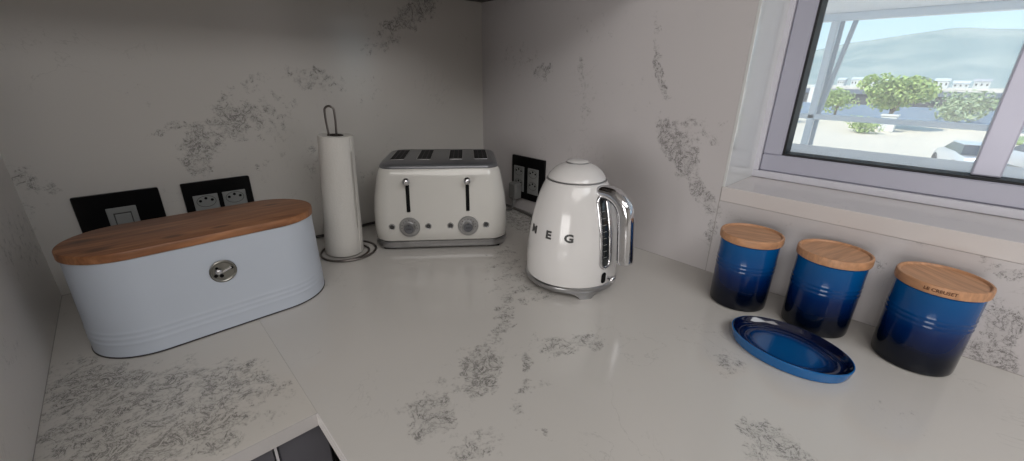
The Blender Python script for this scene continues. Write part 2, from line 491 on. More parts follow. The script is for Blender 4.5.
# ================================================================== ROOM SHELL
XL, YF, ZC = -4.2, -4.6, 1.65       # far left, behind camera, ceiling
WX = -1.08                            # face of the short left wall
WT = .30                              # thickness of the window wall
OY0, OY1, OZ0, OZ1 = -.81, -1.95, .201, .86   # window opening
bm = B(XL, WT, YF, .15, FLOOR-.1, FLOOR); struct('floor', bm, M['floor'])
bm = B(XL, WT, YF, .15, ZC, ZC+.1); struct('ceiling', bm, M['plaster'])
bm = B(XL, WT, 0, .15, FLOOR, ZC); struct('wall_back', bm, M['stone_back'])
bm = bmesh.new()
box(bm, 0, WT, OY0, 0, FLOOR, ZC)
box(bm, 0, WT, YF, OY1, FLOOR, ZC)
box(bm, 0, WT, OY1, OY0, FLOOR, OZ0-.031)
box(bm, 0, WT, OY1, OY0, OZ1, ZC)
struct('wall_right', bm, M['stone_right'])
bm = B(WX-.14, WX, -.66, 0, FLOOR, ZC); struct('wall_left', bm, M['stone_left'])
bm = B(XL-.12, XL, YF, .15, FLOOR, ZC); struct('wall_far_left', bm, M['plaster'])
bm = B(XL, WT, YF-.12, YF, FLOOR, ZC); struct('wall_front', bm, M['plaster'])
# sill slab and pale reveals lining the opening
bm = B(0.0, .2150, OY1, OY0, OZ0-.0309, OZ0, bevel=.001, seg=1); struct('trim_1', bm, M['sill'])
bm = B(-.0006, .17, OY0-.006, OY0+.0002, OZ0, OZ1, bevel=.0012, seg=2); struct('trim_2', bm, M['reveal'])
bm = B(0, .17, OY1, OY0, OZ1-.006, OZ1+.0002); struct('trim_3', bm, M['reveal'])
# fine joint in the stone cladding below the window corner, and caulk line along the worktop
bm = B(-.0005, .001, OY0-.0006, OY0+.0006, 0, OZ0-.0); struct('trim_4', bm, M['joint'])
bm = bmesh.new()
box(bm, WX, 0, -.0006, 0, 0, .0009); box(bm, -.0006, 0, -2.6, 0, 0, .0009); box(bm, WX, WX+.0006, -.645, 0, 0, .0009)
struct('trim_5', bm, M['joint'])

# window 1: frame in the reveal
def window():
    w = empty('window_1', (.17, OY0, OZ0)); tag(w, kind='structure')
    Y0, Y1, Z0, Z1 = OY0, OY1, OZ0, OZ1-.006
    def ring(name, mat, a, b, x0, x1, bev=.0015):
        """rectangular ring between inset a (outer) and b (inner)"""
        bm = bmesh.new()
        box(bm, x0, x1, Y1+a, Y0-a, Z0+a, Z0+b, bev, 1)
        box(bm, x0, x1, Y1+a, Y0-a, Z1-b, Z1-a, bev, 1)
        box(bm, x0, x1, Y1+a, Y1+b, Z0+b, Z1-b, bev, 1)
        box(bm, x0, x1, Y0-b, Y0-a, Z0+b, Z1-b, bev, 1)
        o = obj(name, bm, mat, w)
        o.matrix_parent_inverse = Matrix.Translation(-Vector(w.location))
        return o
    ring('frame_bead', M['alu_lt'], .0005, .0165, .158, .20)
    ring('frame', M['alu'], .0172, .0555, .164, .215, .0025)
    ring('gasket', M['gasket'], .055, .0600, .160+.008, .215)
    b = bmesh.new(); box(b, .186, .222, -1.198, -1.160, Z0+.0605, Z1-.06, .003, 2)
    m = obj('mullion', b, M['mullion'], w); m.matrix_parent_inverse = Matrix.Translation(-Vector(w.location))
    for ya, yb in ((-1.160, Y0-.0605), (Y1+.0605, -1.198)):
        p = obj('pane', B(.205, .209, ya, yb, Z0+.0600, Z1-.060), M['glass'], w)
        p.matrix_parent_inverse = Matrix.Translation(-Vector(w.location))
window()

# outer sill beyond the glass, sky brightness put into its pale colour
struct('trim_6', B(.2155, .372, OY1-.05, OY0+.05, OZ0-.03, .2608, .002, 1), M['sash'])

# ================================================================== CABINETS AND WORKTOP
QX, QY, TT = -.815, -.647, .020
ct = obj('worktop', B(QX+.0001, -.0001, -2.6, -.0001, -TT, 0), M['stone_top_r'])
tag(ct, 'long pale stone worktop slab under kettle, toaster and blue canisters', 'worktop')
bm = B(WX+.0001, QX-.0001, QY, -.0001, -TT, 0)
ct = obj('worktop', bm, M['stone_top_l'])
tag(ct, 'short densely speckled stone worktop slab under the white bread bin', 'worktop')
# edge strips of one stone, shaded back and lit right painted as two tones
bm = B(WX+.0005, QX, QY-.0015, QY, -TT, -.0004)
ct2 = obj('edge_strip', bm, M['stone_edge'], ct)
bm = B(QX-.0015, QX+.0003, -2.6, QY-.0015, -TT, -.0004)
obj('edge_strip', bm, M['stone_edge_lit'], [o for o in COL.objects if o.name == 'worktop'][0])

def base_cabinet(name, label, x0, x1, yb, yf, splits, facing, group):
    """facing 'S' (front at yf, doors split along x) or 'W' (front at x0, doors split along y)"""
    t = empty(name, ((x0+x1)/2, (yb+yf)/2, FLOOR)); tag(t, label, 'cabinet', group)
    inv = Matrix.Translation(-Vector(t.location))
    def P(n, bm, mat, par=t):
        o = obj(n, bm, mat, par)
        o.matrix_parent_inverse = inv if par is t else par.matrix_world.inverted()
        return o
    top = -TT-.001
    if facing == 'S':
        P('carcass', B(x0, x1, yf+.02, yb, FLOOR+.1, top), M['cab_in'])
        P('plinth', B(x0, x1, yf+.06, yf+.08, FLOOR, FLOOR+.1), M['cab'])
        for a, b in splits:
            P('door', B(a+.0015, b-.0015, yf, yf+.019, FLOOR+.11, top-.004, .0015, 1), M['cab'])
    else:
        P('carcass', B(x0+.02, x1, yf, yb, FLOOR+.1, top), M['cab_in'])
        P('plinth', B(x0+.06, x0+.08, yf, yb, FLOOR, FLOOR+.1), M['cab'])
        for a, b in splits:
            P('door', B(x0, x0+.019, a+.0015, b-.0015, FLOOR+.11, top-.004, .0015, 1), M['cab'])
    return t
t = base_cabinet('base_cabinet', 'dark grey base cabinet below the bread bin worktop', WX+.001, QX+.02, -.02, QY+.018, [(WX+.002, -.869), (-.866, QX+.014)], 'S', None)
e = obj('edge_strip', B(-.8690, -.8660, QY+.0165, QY+.03, FLOOR+.11, -TT-.004), M['cab_edge'], t)
e.matrix_parent_inverse = Matrix.Translation(-Vector(t.location))
base_cabinet('base_cabinet', 'dark grey base cabinet run below the long worktop', QX+.022, -.001, QY+.017, -2.58, [(-1.10, QY+.010), (-1.6, -1.10), (-2.1, -1.6), (-2.58, -2.1)], 'W', None)

def wall_cabinet(label, x0, x1, y0, y1, face):
    t = empty('wall_cabinet', ((x0+x1)/2, (y0+y1)/2, .63)); tag(t, label, 'cabinet')
    inv = Matrix.Translation(-Vector(t.location))
    o = obj('carcass', B(x0, x1, y0, y1, .63, 1.35, .001, 1), M['upper'], t); o.matrix_parent_inverse = inv
    n = 2
    for k in range(n):
        if face == 'S':
            a, b = x0+(x1-x0)*k/n, x0+(x1-x0)*(k+1)/n
            o = obj('door', B(a+.002, b-.002, y0-.019, y0-.0005, .632, 1.348, .0015, 1), M['upper'], t)
        else:
            a, b = y0+(y1-y0)*k/n, y0+(y1-y0)*(k+1)/n
            o = obj('door', B(x0-.019, x0-.0005, a+.002, b-.002, .632, 1.348, .0015, 1), M['upper'], t)
        o.matrix_parent_inverse = inv
wall_cabinet('dark wall cabinet above the toaster along the back wall', WX+.002, -.001, -.33, -.001, 'S')
wall_cabinet('dark wall cabinet on the window wall beside the corner', -.33, -.001, -.62, -.352, 'W')

# ================================================================== WALL PLATES
def plate(label, cat, origin, ux, modules, w=.131, h=.137, name='socket_plate', group=None):
    """origin: plate centre on the wall; ux: in-wall horizontal unit vector; built in local x (right), y (out, negative), z up"""
    t = empty(name, origin, math.atan2(ux[1], ux[0])); tag(t, label, cat, group)
    rings = [rrect(w/2, h/2, .003, 0, 3), rrect(w/2, h/2, .003, .006, 3), rrect(w/2-.0015, h/2-.0015, .003, .0078, 3)]
    rings = [[(p[0], -p[2], p[1]) for p in r] for r in rings]
    obj('plate', loft(rings), M['black'], t)
    for kind, cx, cz, mw, mh in modules:
        if kind == 'switch':
            m = obj('switch_module', B(cx-mw/2, cx+mw/2, -.0105, -.0079, cz-mh/2, cz+mh/2, .001, 2), M['lgrey'], t)
            obj('recess', B(cx-mw*.30, cx+mw*.30, -.0112, -.0106, cz-.002, cz+mh*.36), M['dgrey'], m)
            obj('rocker', B(cx-mw*.26, cx+mw*.26, -.0150, -.0113, cz, cz+mh*.33, .0012, 2), M['lgrey'], m)
        else:
            m = obj('socket_module', B(cx-mw/2, cx+mw/2, -.0105, -.0079, cz-mh/2, cz+mh/2, .001, 2), M['lgrey'], t)
            for dx, dz, r in ((-.011, .026, .003), (0, .031, .003), (.011, .026, .003), (-.011, -.012, .003), (.0, -.007, .003), (.011, -.012, .003)):
                mt = Matrix.Translation((cx+dx, -.0105, cz+dz)) @ Matrix.Rotation(PI/2, 4, 'X')
                obj('pin_hole', lathe([(0, .0), (r, .0), (r, .0006), (0, .0006)], 14, mtx=mt), M['dark'], m)
            for dz in (.024, -.014):
                mt = Matrix.Translation((cx, -.0106, cz+dz)) @ Matrix.Rotation(PI/2, 4, 'X')
                P_ = [(.0178*math.cos(2*PI*k/28), .0125*math.sin(2*PI*k/28), 0) for k in range(28)]
                obj('socket_outline', tube(P_, .0006, 6, closed=True, mtx=mt), M['dgrey'], m)
    return t
plate('black wall plate with one grey rocker switch, behind the left end of bread bin', 'switch', (-.9545, 0, .1215), (1, 0), [('switch', 0, 0, .046, .078)], name='switch_plate')
plate('black wall plate with two grey sockets, behind the bread bin near paper towel', 'socket', (-.7865, 0, .1215), (1, 0), [('sock', -.027, 0, .046, .078), ('sock', .028, 0, .046, .078)])
# right wall plate: local x points along -y, outwards is -x
plate('black double socket plate on window wall between toaster and kettle', 'socket', (0, -.2275, .1105), (0, -1), [('sock', -.036, -.004, .046, .082), ('sock', .027, -.004, .046, .082)], w=.143, h=.138)

# plug in the left socket of that plate, with its cable
pl = empty('power_plug', (-.0115, -.192, .085)); tag(pl, 'grey plug pushed into the black socket plate beside the toaster', 'plug')
obj('plug_body', B(-.030, .0, -.017, .017, -.042, .012, .006, 3), M['plug'], pl)
obj('strain_relief', tube([(-.020, 0, -.04), (-.020, 0, -.056), (-.021, .002, -.066)], [.006, .005, .004], 12), M['plug'], pl)
path = smoothpath([(-.034, -.190, .020), (-.036, -.187, .008), (-.045, -.17, .0042), (-.07, -.15, .0042), (-.085, -.17, .0042), (-.10, -.21, .0042)])
cb = obj('toaster_cable', tube(path, .0038, 10), M['cable'], None, 60); tag(cb, 'grey mains cable dropping from plug towards the toaster', 'cable')
path = smoothpath([(-.012, -.12, .0047), (-.020, -.20, .0047), (-.033, -.275, .0047), (-.075, -.37, .0047), (-.13, -.46, .0047), (-.185, -.54, .0047)])
cb = obj('kettle_cable', tube(path, .0045, 10), M['cable'], None, 60); tag(cb, 'grey mains cable curving along the worktop behind the kettle', 'cable')
path = smoothpath([(-.72, -.012, .0042), (-.62, -.013, .0042), (-.56, -.020, .0042), (-.50, -.016, .0042), (-.46, -.012, .0042), (-.42, -.010, .0042), (-.36, -.02, .0042)])
cb = obj('wall_cable', tube(path, .004, 10), M['cableblk'], None, 60); tag(cb, 'dark cable lying against the back wall behind the paper towel roll', 'cable')

# ================================================================== BREAD BIN
def bread_bin():
    H = .158
    t = empty('bread_bin', (-.852, -.2609, 0), math.radians(.9))
    tag(t, 'oval white metal bread bin with brown wooden lid', 'bread bin')
    def dim(z):
        k = z/H
        return (.0905+(.1005-.0905)*k, .0905+(.0780-.0905)*k)
    zs = [0.0, .0015]
    ribs = [.024, .033, .042]
    z = .004
    while z < H:
        zs.append(z); z += .0015 if .018 < z < .050 else .008
    zs.append(H)
    rings = []
    for z in zs:
        s, r = dim(z)
        off = -.0015 if z < .001 else 0
        for rb in ribs:
            off += .0007*math.exp(-((z-rb)/.0022)**2)
        rings.append(stadium(s, r+off, z))
    obj('body', loft(rings), M['bin'], t, 40)
    obj('base_rim', loft([stadium(.0905, .0900, .0003), stadium(.0905, .0915, .0008), stadium(.0905, .0915, .0022), stadium(.0905, .0902, .0026)]), M['cableblk'], t, 40)
    s, r = dim(H)
    s += .001; r += .0015
    obj('lid', loft([stadium(s, r-.002, H+.0003), stadium(s, r+.0004, H+.0012), stadium(s, r+.0004, H+.0115), stadium(s, r-.0006, H+.0134), stadium(s, r-.003, H+.0142)]), M['binlid'], t, 35)
    # round metal badge knob on the front
    sb, rb = dim(.105)
    bm = lathe([(0, .0), (.0195, .0), (.0195, .0028), (.0178, .0040), (.0160, .0034), (.0150, .0022), (0, .0022)], 56)
    b = obj('badge', bm, M['badge'], t, 35)
    b.location = (.0037, -rb-.0002, .1058); b.rotation_euler = (PI/2, 0, 0)
    kb = bmesh.new()
    lathe([(0, .0094), (.003, .009), (.0048, .0074), (.0052, .0055), (.004, .0036), (.0028, .0023)], 24, kb, Matrix.Translation((-.0065, .002, 0)))
    box(kb, -.004, .013, -.0014, .0014, .0023, .0052, .0008, 2, Matrix.Rotation(.35, 4, 'Z'))
    obj('badge_catch', kb, M['chrome'], b, 40)
    mk = bmesh.new()  # dark reflections on the badge, modelled as small black discs
    for x, y, r_ in ((-.0115, -.0055, .0028), (-.0035, -.0075, .0030), (.0125, .003, .0024), (-.008, .0075, .0022)):
        lathe([(0, .0028), (r_, .0028), (r_, .0022), (0, .0022)], 16, mk, Matrix.Translation((x, y, 0)))
    obj('badge_recess', mk, M['dark'], b)
bread_bin()

# ================================================================== PAPER TOWEL ON WIRE HOLDER
def towel_holder():
    t = empty('paper_towel_holder', (-.5693, -.1604, 0)); tag(t, 'thin dark chrome wire paper towel stand with looped top', 'holder')
    R_ = .0645
    ring = [(R_*math.cos(2*PI*k/64), R_*math.sin(2*PI*k/64), .0032) for k in range(64)]
    obj('base_ring', tube(ring, .0028, 10, closed=True), M['wire'], t, 60)
    sp = []
    for k in range(60):       # inner spiral rising to the stem
        a = 2*PI*k/60*1.1 + 3.6
        rr = R_ - (R_-.012)*(k/59)
        sp.append((rr*math.cos(a), rr*math.sin(a), .0032 if k < 50 else .0032+.0002*(k-50)))
    obj('base_spiral', tube(sp, .0025, 8), M['wire'], t, 60)
    # two stems up through the roll joined in a loop; the loop turns towards the room
    a = math.radians(-43); ux, uy = math.cos(a), math.sin(a)
    w = .0108
    pts = [(-w*.8*ux, -w*.8*uy, .004), (-w*.8*ux, -w*.8*uy, .285), (-w*ux, -w*uy, .32), (-w*ux, -w*uy, .338)]
    for k in range(1, 12):
        th = PI - PI*k/12
        pts.append((w*math.cos(th)*ux, w*math.cos(th)*uy, .341 + .0098*math.sin(th)))
    pts += [(w*ux, w*uy, .338), (w*ux, w*uy, .32), (w*.8*ux, w*.8*uy, .285), (w*.8*ux, w*.8*uy, .004)]
    obj('stem_loop', tube(pts, .0024, 10), M['wire'], t, 60)
    # the roll, leaning a little, slightly loose at the bottom
    r = empty('paper_towel_roll', (-.5693-.0090, -.1604+.0020, .0065)); tag(r, 'white paper towel roll standing on the wire holder', 'paper towel')
    r.rotation_euler = (math.radians(2.2), math.radians(2.3), 0)
    zs = [0, .002, .05, .12, .2, .279, .2825]
    outer = [.0440, .0448, .0440, .0415, .0395, .0380, .0370]
    rings = []
    for z, R0 in zip(zs, outer):
        ring = []
        for k in range(97):
            th = 2*PI*k/96 + .15
            ring.append(((R0 - .0012*(k/96))*math.cos(th-1.1), (R0 - .0012*(k/96))*math.sin(th-1.1), z))
        rings.append(ring)
    rings.append([(p[0]*.50, p[1]*.50, .2822) for p in rings[-1]])
    rings.append([(p[0], p[1], .0005) for p in rings[-1]])
    obj('roll', loft(rings, closed=True), M['paper'], r, 45)
    obj('core', lathe([(.0170, .0010), (.0170, .2832), (.0160, .2832), (.0160, .0010)], 40), M['paper_core'], r, 40)
    fl = []
    for k in range(14):
        th = math.radians(-62 + 2.2*k)
        fl.append((.0436*math.cos(th), .0436*math.sin(th)))
    fb = bmesh.new()
    lo = [fb.verts.new((x*1.0, y*1.0, .001)) for x, y in fl]
    hi = [fb.verts.new((x*.88, y*.88, .25)) for x, y in fl]
    for k in range(13): fb.faces.new((lo[k], lo[k+1], hi[k+1], hi[k]))
    bmesh.ops.solidify(fb, geom=list(fb.faces), thickness=.0005)
    obj('loose_sheet', fb, M['paper'], r, 60)
towel_holder()

# ================================================================== TOASTER
def toaster():
    t = empty('toaster', (-.3063, -.196, 0), math.radians(-36.83)); tag(t, 'cream four slice toaster with two chrome levers and dials', 'toaster')
    A, Bd = .1675, .134
    prof = [(.024, -.004), (.028, 0), (.06, .0012), (.10, 0), (.13, -.003), (.16, -.008), (.183, -.0125), (.197, -.0165), (.2045, -.0205)]
    rings = [rrect(A+o, Bd+o, .045+o*.5, z, 14) for z, o in prof]
    body = obj('body', loft(rings), M['enamel'], t, 50)
    sk = [rrect(A-.010, Bd-.010, .040, .0065, 14), rrect(A-.001, Bd-.001, .045, .0075, 14), rrect(A+.0015, Bd+.0015, .046, .014, 14), rrect(A-.0005, Bd-.0005, .045, .0238, 14)]
    obj('base_skirt', loft(sk), M['steel'], t, 40)
    for sx in (-1, 1):
        for sy in (-1, 1):
            fb = bmesh.new()
            loft([rrect(.017, .012, .006, 0, 4), rrect(.020, .014, .006, .009, 4)], bm=fb, mtx=Matrix.Translation((sx*(A-.036), sy*(Bd-.027), 0)))
            obj('foot', fb, M['dark'], t, 40)
    # steel top panel, domed rim
    tp = [rrect(A-.0205, Bd-.0205, .036, .2046, 14), rrect(A-.0205, Bd-.0205, .036, .2080, 14), rrect(A-.0235, Bd-.0235, .034, .2125, 14), rrect(A-.0300, Bd-.0300, .030, .2155, 14)]
    top = obj('top_panel', loft(tp), M['panel'], t, 35)
    for x in (-.1080, -.0410, .0400, .1055):
        s = obj('bread_slot', loft([rrect(.0172, .068, .004, .2158, 4), rrect(.0172, .068, .004, .21635, 4)], mtx=Matrix.Translation((x, .018, 0))), M['dark'], top)
        g = bmesh.new()
        for q in range(5):
            box(g, x-.0145, x+.0145, .018-.05+q*.025-.0007, .018-.05+q*.025+.0007, .2164, .2171)
        for dx in (-.006, .006):
            box(g, x+dx-.0006, x+dx+.0006, -.045, .081, .2164, .2174)
        obj('bread_guard', g, M['print'], s)
        rg = [(p[0]+x, p[1]+.018, .2159) for p in rrect(.0180, .0688, .0045, 0, 5)]
        obj('slot_rim', tube(rg, .0011, 6, closed=True), M['steel'], top, 60)
    def fy(z):   # front surface of the body at height z
        for (z0, o0), (z1, o1) in zip(prof, prof[1:]):
            if z0 <= z <= z1: return -(Bd + o0 + (o1-o0)*(z-z0)/(z1-z0))
        return -Bd
    for x in (-.0765, .0680):
        z0, z1 = .103, .170
        sb = bmesh.new()
        pts = [(x, fy(z0+(z1-z0)*k/6)-.0004, z0+(z1-z0)*k/6) for k in range(7)]
        tube(pts, .0045, 10, sb)
        obj('lever_slot', sb, M['dark'], t, 60)
        z = .180
        mt = Matrix.Translation((x, fy(z), z)) @ Matrix.Rotation(PI/2, 4, 'X')
        lb = lathe([(0, -.002), (.0035, -.002), (.0032, .010), (.0050, .0115), (.0082, .0140), (.0094, .0185), (.0085, .0235), (.0052, .0268), (0, .028)], 32, mtx=mt)
        obj('lever_knob', lb, M['chrome'], t, 50)
        z = .0635
        mt = Matrix.Translation((x-.0005, fy(z), z)) @ Matrix.Rotation(PI/2, 4, 'X')
        d = obj('dial', lathe([(0, 0), (.0255, 0), (.0255, .0030), (.0243, .0044), (.0226, .0044), (.0220, .0032), (0, .0032)], 64, mtx=mt), M['knobring'], t, 35)
        obj('dial_knob', lathe([(.0145, .0033), (.0142, .0135), (.0132, .0150), (.0118, .0150), (.0113, .0140), (0, .0140)], 48, mtx=mt), M['steel'], d, 35)
        obj('dial_cap', lathe([(0, .0141), (.0112, .0141), (.0110, .0150), (0, .0153)], 40, mtx=mt), M['knobface'], d, 35)
        tb = bmesh.new()
        for k in range(-4, 5):
            a = math.radians(90 + k*24)
            lathe([(0, .0033), (.0011, .0033), (.0011, .0037), (0, .0037)], 8, tb, mt @ Matrix.Translation((.0185*math.cos(a), .0185*math.sin(a), 0)))
        box(tb, -.0013, .0013, .0075, .011, .0155, .0158, mtx=mt)
        for dx in (-.0045, -.0015, .0015, .0045):
            box(tb, dx-.0009, dx+.0009, -.0025, .0015, .0155, .0158, mtx=mt)
        obj('dial_marks', tb, M['print'], d)
    for x in (-.1196, -.0313, .0235, .1128):
        z = .0650
        mt = Matrix.Translation((x, fy(z), z)) @ Matrix.Rotation(PI/2, 4, 'X')
        b = obj('push_button', lathe([(0, 0), (.0078, 0), (.0078, .0022), (.0068, .0034), (.0060, .0030), (.0056, .0020), (0, .0020)], 32, mtx=mt), M['knobring'], t, 35)
        obj('button_face', lathe([(0, .0021), (.0053, .0021), (.0050, .0034), (.0022, .0036), (0, .0030)], 28, mtx=mt), M['dgrey'], b, 35)
toaster()

# ================================================================== KETTLE
def kettle():
    t = empty('kettle', (-.2622, -.621, 0)); tag(t, 'white retro kettle with chrome handle and lettering on its side', 'kettle')
    body = [(0, .0235), (.0940, .0235), (.0962, .0250), (.0966, .030), (.0966, .050), (.0960, .070), (.0948, .090), (.0925, .112), (.0893, .135), (.0850, .157), (.0800, .176), (.0740, .195), (.0690, .208), (.0635, .220), (.0612, .2242), (.0600, .2252), (0, .2252)]
    def rz(z):
        pr = body[2:15]
        for (r0, z0), (r1, z1) in zip(pr, pr[1:]):
            if z0 <= z <= z1: return r0 + (r1-r0)*(z-z0)/(z1-z0)
        return .096
    # smooth interpolation of profile
    obj('body', lathe(body, 128), M['kettle'], t, 32)
    obj('lid_ring', lathe([(.055, .2250), (.0605, .2250), (.0612, .2262), (.0600, .2274), (.055, .2274)], 96), M['steel'], t, 40)
    lid = obj('lid', lathe([(0, .2276), (.0580, .2276), (.0585, .2292), (.0560, .2345), (.0510, .2410), (.0445, .2470), (.0370, .2522), (.0290, .2560), (.0235, .2577), (.0232, .2577), (0, .2577)], 96), M['kettle'], t, 32)
    obj('lid_button', lathe([(.0225, .2575), (.0225, .2604), (.0205, .2622), (.0120, .2634), (0, .2638)], 64), M['kettle'], lid, 40)
    obj('button_ring', lathe([(.0195, .2602), (.0230, .2580), (.0232, .2592), (.0222, .2606), (.0205, .2620), (.0195, .2616)], 64), M['steel'], lid, 40)
    # power base: chrome skirt and feet
    base = obj('power_base', lathe([(0, .0055), (.0880, .0095), (.0940, .0105), (.0975, .0130), (.0990, .0175), (.0982, .0220), (.0958, .0240), (0, .0236)], 128), M['steel'], t, 35)
    for az in (-122, -2, 118):
        a = math.radians(az)
        mt = Matrix.Rotation(a, 4, 'Z')
        prof = [(.012, .0002), (.013, .001), (.016, .0065), (.024, .0115), (.040, .0150)]
        rings = []
        for hw, z in prof:
            r1 = .0985 if z > .003 else .0970
            ring = []
            for k in range(9):
                th = (-1+2*k/8)*hw/.1
                ring.append((r1*math.cos(th)+.0012, r1*math.sin(th), z))
            for k in range(9):
                th = (1-2*k/8)*hw/.1
                ring.append((.082*math.cos(th), .082*math.sin(th), z))
            rings.append(ring)
        obj('base_foot', loft(rings, mtx=mt), M['steel'], base, 50)
    # water gauge on the side below the handle
    AZ = math.radians(-98.5)
    def onbody(u, z, out=0.0, az0=AZ):
        r = rz(z)
        th = az0 + u/r
        return ((r+out)*math.cos(th), (r+out)*math.sin(th), z)
    def pill(hw, z0, z1, n=12):
        P = []
        for k in range(n+1):
            th = PI*k/n
            P.append((hw*math.cos(th), z1-hw + hw*math.sin(th)))
        for k in range(n+1):
            th = PI + PI*k/n
            P.append((hw*math.cos(th), z0+hw + hw*math.sin(th)))
        return P
    # subdivide pill sides
    def dense(P, step=.006):
        out = []
        for i in range(len(P)):
            a, b = P[i], P[(i+1) % len(P)]
            n = max(1, int(math.dist(a, b)/step))
            for k in range(n): out.append((a[0]+(b[0]-a[0])*k/n, a[1]+(b[1]-a[1])*k/n))
        return out
    rim = [onbody(u, z, .0015) for u, z in dense(pill(.0125, .064, .205))]
    g = obj('water_gauge', tube(rim, .0036, 10, closed=True), M['chrome'], t, 60)
    gb = bmesh.new()
    zs = [.066 + (.203-.066)*k/20 for k in range(21)]
    rows = []
    for z in zs:
        hw = .0115
        if z < .064+.0125: hw = math.sqrt(max(0, .0115**2-(.0765-z)**2))
        if z > .205-.0125: hw = math.sqrt(max(0, .0115**2-(z-.1925)**2))
        rows.append([gb.verts.new(onbody(hw*(-1+2*k/6), z, .0012)) for k in range(7)])
    for a, b in zip(rows, rows[1:]):
        for k in range(6): gb.faces.new((a[k], a[k+1], b[k+1], b[k]))
    obj('gauge_window', gb, M['gaugeglass'], g, 60)
    mk = bmesh.new()
    for k in range(8):
        z = .085+k*.013
        P0 = [onbody(u, z+dz, .0017) for u, dz in ((-.006, 0), (.003, 0), (.003, .0012), (-.006, .0012))]
        mk.faces.new([mk.verts.new(p) for p in P0])
    obj('gauge_marks', mk, M['lgrey'], g)
    # handle: thick chrome bow, leaves the shoulder and drops parallel to the side
    AH = math.radians(-92.5)
    hp = smoothpath([(.056, .2110), (.070, .2130), (.094, .2105), (.1125, .1990), (.1215, .1800), (.1245, .155), (.1275, .125), (.1305, .098), (.1320, .0880)], 7)if False else None
    ctrl = [(.046, 0, .2030), (.068, 0, .2110), (.094, 0, .2105), (.1140, 0, .1985), (.1240, 0, .1790), (.1275, 0, .150), (.1305, 0, .118), (.1335, 0, .0865)]
    sp = smoothpath(ctrl, 7)
    rings = []
    for i, p in enumerate(sp):
        d = (sp[min(i+1, len(sp)-1)] - sp[max(i-1, 0)]).normalized()
        nx = Vector((d.z, 0, -d.x)) * -1
        f = i/(len(sp)-1)
        hr = .0125 + .0025*min(1, f*2)        # radial half thickness
        hw = .0170 - .0035*min(1, f*1.6)                    # half width
        ring = []
        for k in range(24):
            th = 2*PI*k/24
            c, s = math.cos(th), math.sin(th)
            e = 2/2.6
            ring.append(p + nx*hr*math.copysign(abs(c)**e, c) + Vector((0, 1, 0))*hw*math.copysign(abs(s)**e, s))
        rings.append(ring)
    # rounded end
    d = (sp[-1]-sp[-2]).normalized()
    c0 = sp[-1]
    for k in (1, 2, 3):
        q = math.sin(k*PI/8); w = math.cos(k*PI/8)
        rings.append([c0 + d*.008*q + (v-c0)*w for v in rings[len(sp)-1]])
    hd = obj('handle', loft(rings, mtx=Matrix.Rotation(AH, 4, 'Z')), M['chrome'], t, 50)
    # switch lever near the foot of the gauge
    sl = [onbody(u, z, .001) for u, z in dense(pill(.0052, .030, .052))]
    bmx = bmesh.new(); bmx.faces.new([bmx.verts.new(p) for p in [onbody(u-.001, z, .0012, AZ) for u, z in pill(.0062, .029, .053)]])
    s = obj('switch_recess', bmx, M['dark'], t)
    a = math.radians(-91)
    mt = Matrix.Rotation(a, 4, 'Z') @ Matrix.Translation((.0965, 0, .037)) @ Matrix.Rotation(PI/2, 4, 'Y')
    obj('switch_knob', lathe([(0, -.002), (.0042, -.002), (.0042, .006), (.0072, .008), (.0080, .012), (.0066, .0155), (.0030, .0170), (0, .0165)], 28, mtx=mt), M['chrome'], t, 50)
    # raised letters S M E G round the side
    for ch, az in (('S', 131.5), ('M', 159.0), ('E', -173.6), ('G', -146.6)):
        tb = text_mesh(ch, .0215, .0009, offset=.00085)
        a0 = math.radians(az)
        zc = .127
        for v in tb.verts:
            x, y, z = v.co
            x *= 1.18
            zz = zc + y
            r = rz(zz) + .0004 + max(0, z)
            th = a0 + x/rz(zc)
            v.co = (r*math.cos(th), r*math.sin(th), zz)
        obj('letter', tb, M['dgrey'], t)
kettle()

# ================================================================== CANISTERS
def canister():
    t = empty('canister', (0, 0, 0))
    prof = [(0, .0008), (.0470, .0008), (.0492, .0022), (.0500, .006), (.0502, .02), (.0503, .055)]
    for zc in (.079, .0865, .094):
        prof += [(.0504, zc-.0032), (.0507, zc-.0016), (.0511, zc), (.0507, zc+.0016), (.0504, zc+.0035)]
    prof += [(.0504, .112), (.0505, .128), (.0506, .1305), (.0494, .1318), (.0470, .1318), (.0462, .130), (0, .130)]
    obj('body', lathe(prof, 96), M['glaze'], t, 30)
    lid = obj('lid', lathe([(0, .1322), (.0515, .1322), (.0532, .1332), (.0537, .1355), (.0537, .1440), (.0531, .1462), (.0514, .1470), (.0496, .1466), (.0486, .1450), (.0480, .1437), (0, .1437)], 96), M['canlid'], t, 35)
    obj('lid_seal', lathe([(.0478, .1300), (.0492, .1300), (.0496, .1321), (.0478, .1321)], 64), M['plug'], lid, 35)
    return t
c1 = canister()
spots = [((-.0863, -.9094), 20, 'blue canister with wooden lid, nearest the kettle'),
         ((-.0713, -1.036), 75, 'blue canister with wooden lid, middle one behind the oval dish'),
         ((-.0684, -1.169), 140, 'blue canister with lettered wooden lid rim, farthest from kettle')]
cans = []
for i, ((x, y), rz_, lab) in enumerate(spots):
    o = c1 if i == 0 else copy_tree(c1)
    o.location = (x, y, 0); o.rotation_euler = (0, 0, math.radians(rz_))
    tag(o, lab, 'canister', 'blue canisters with wooden lids')
    cans.append(o)
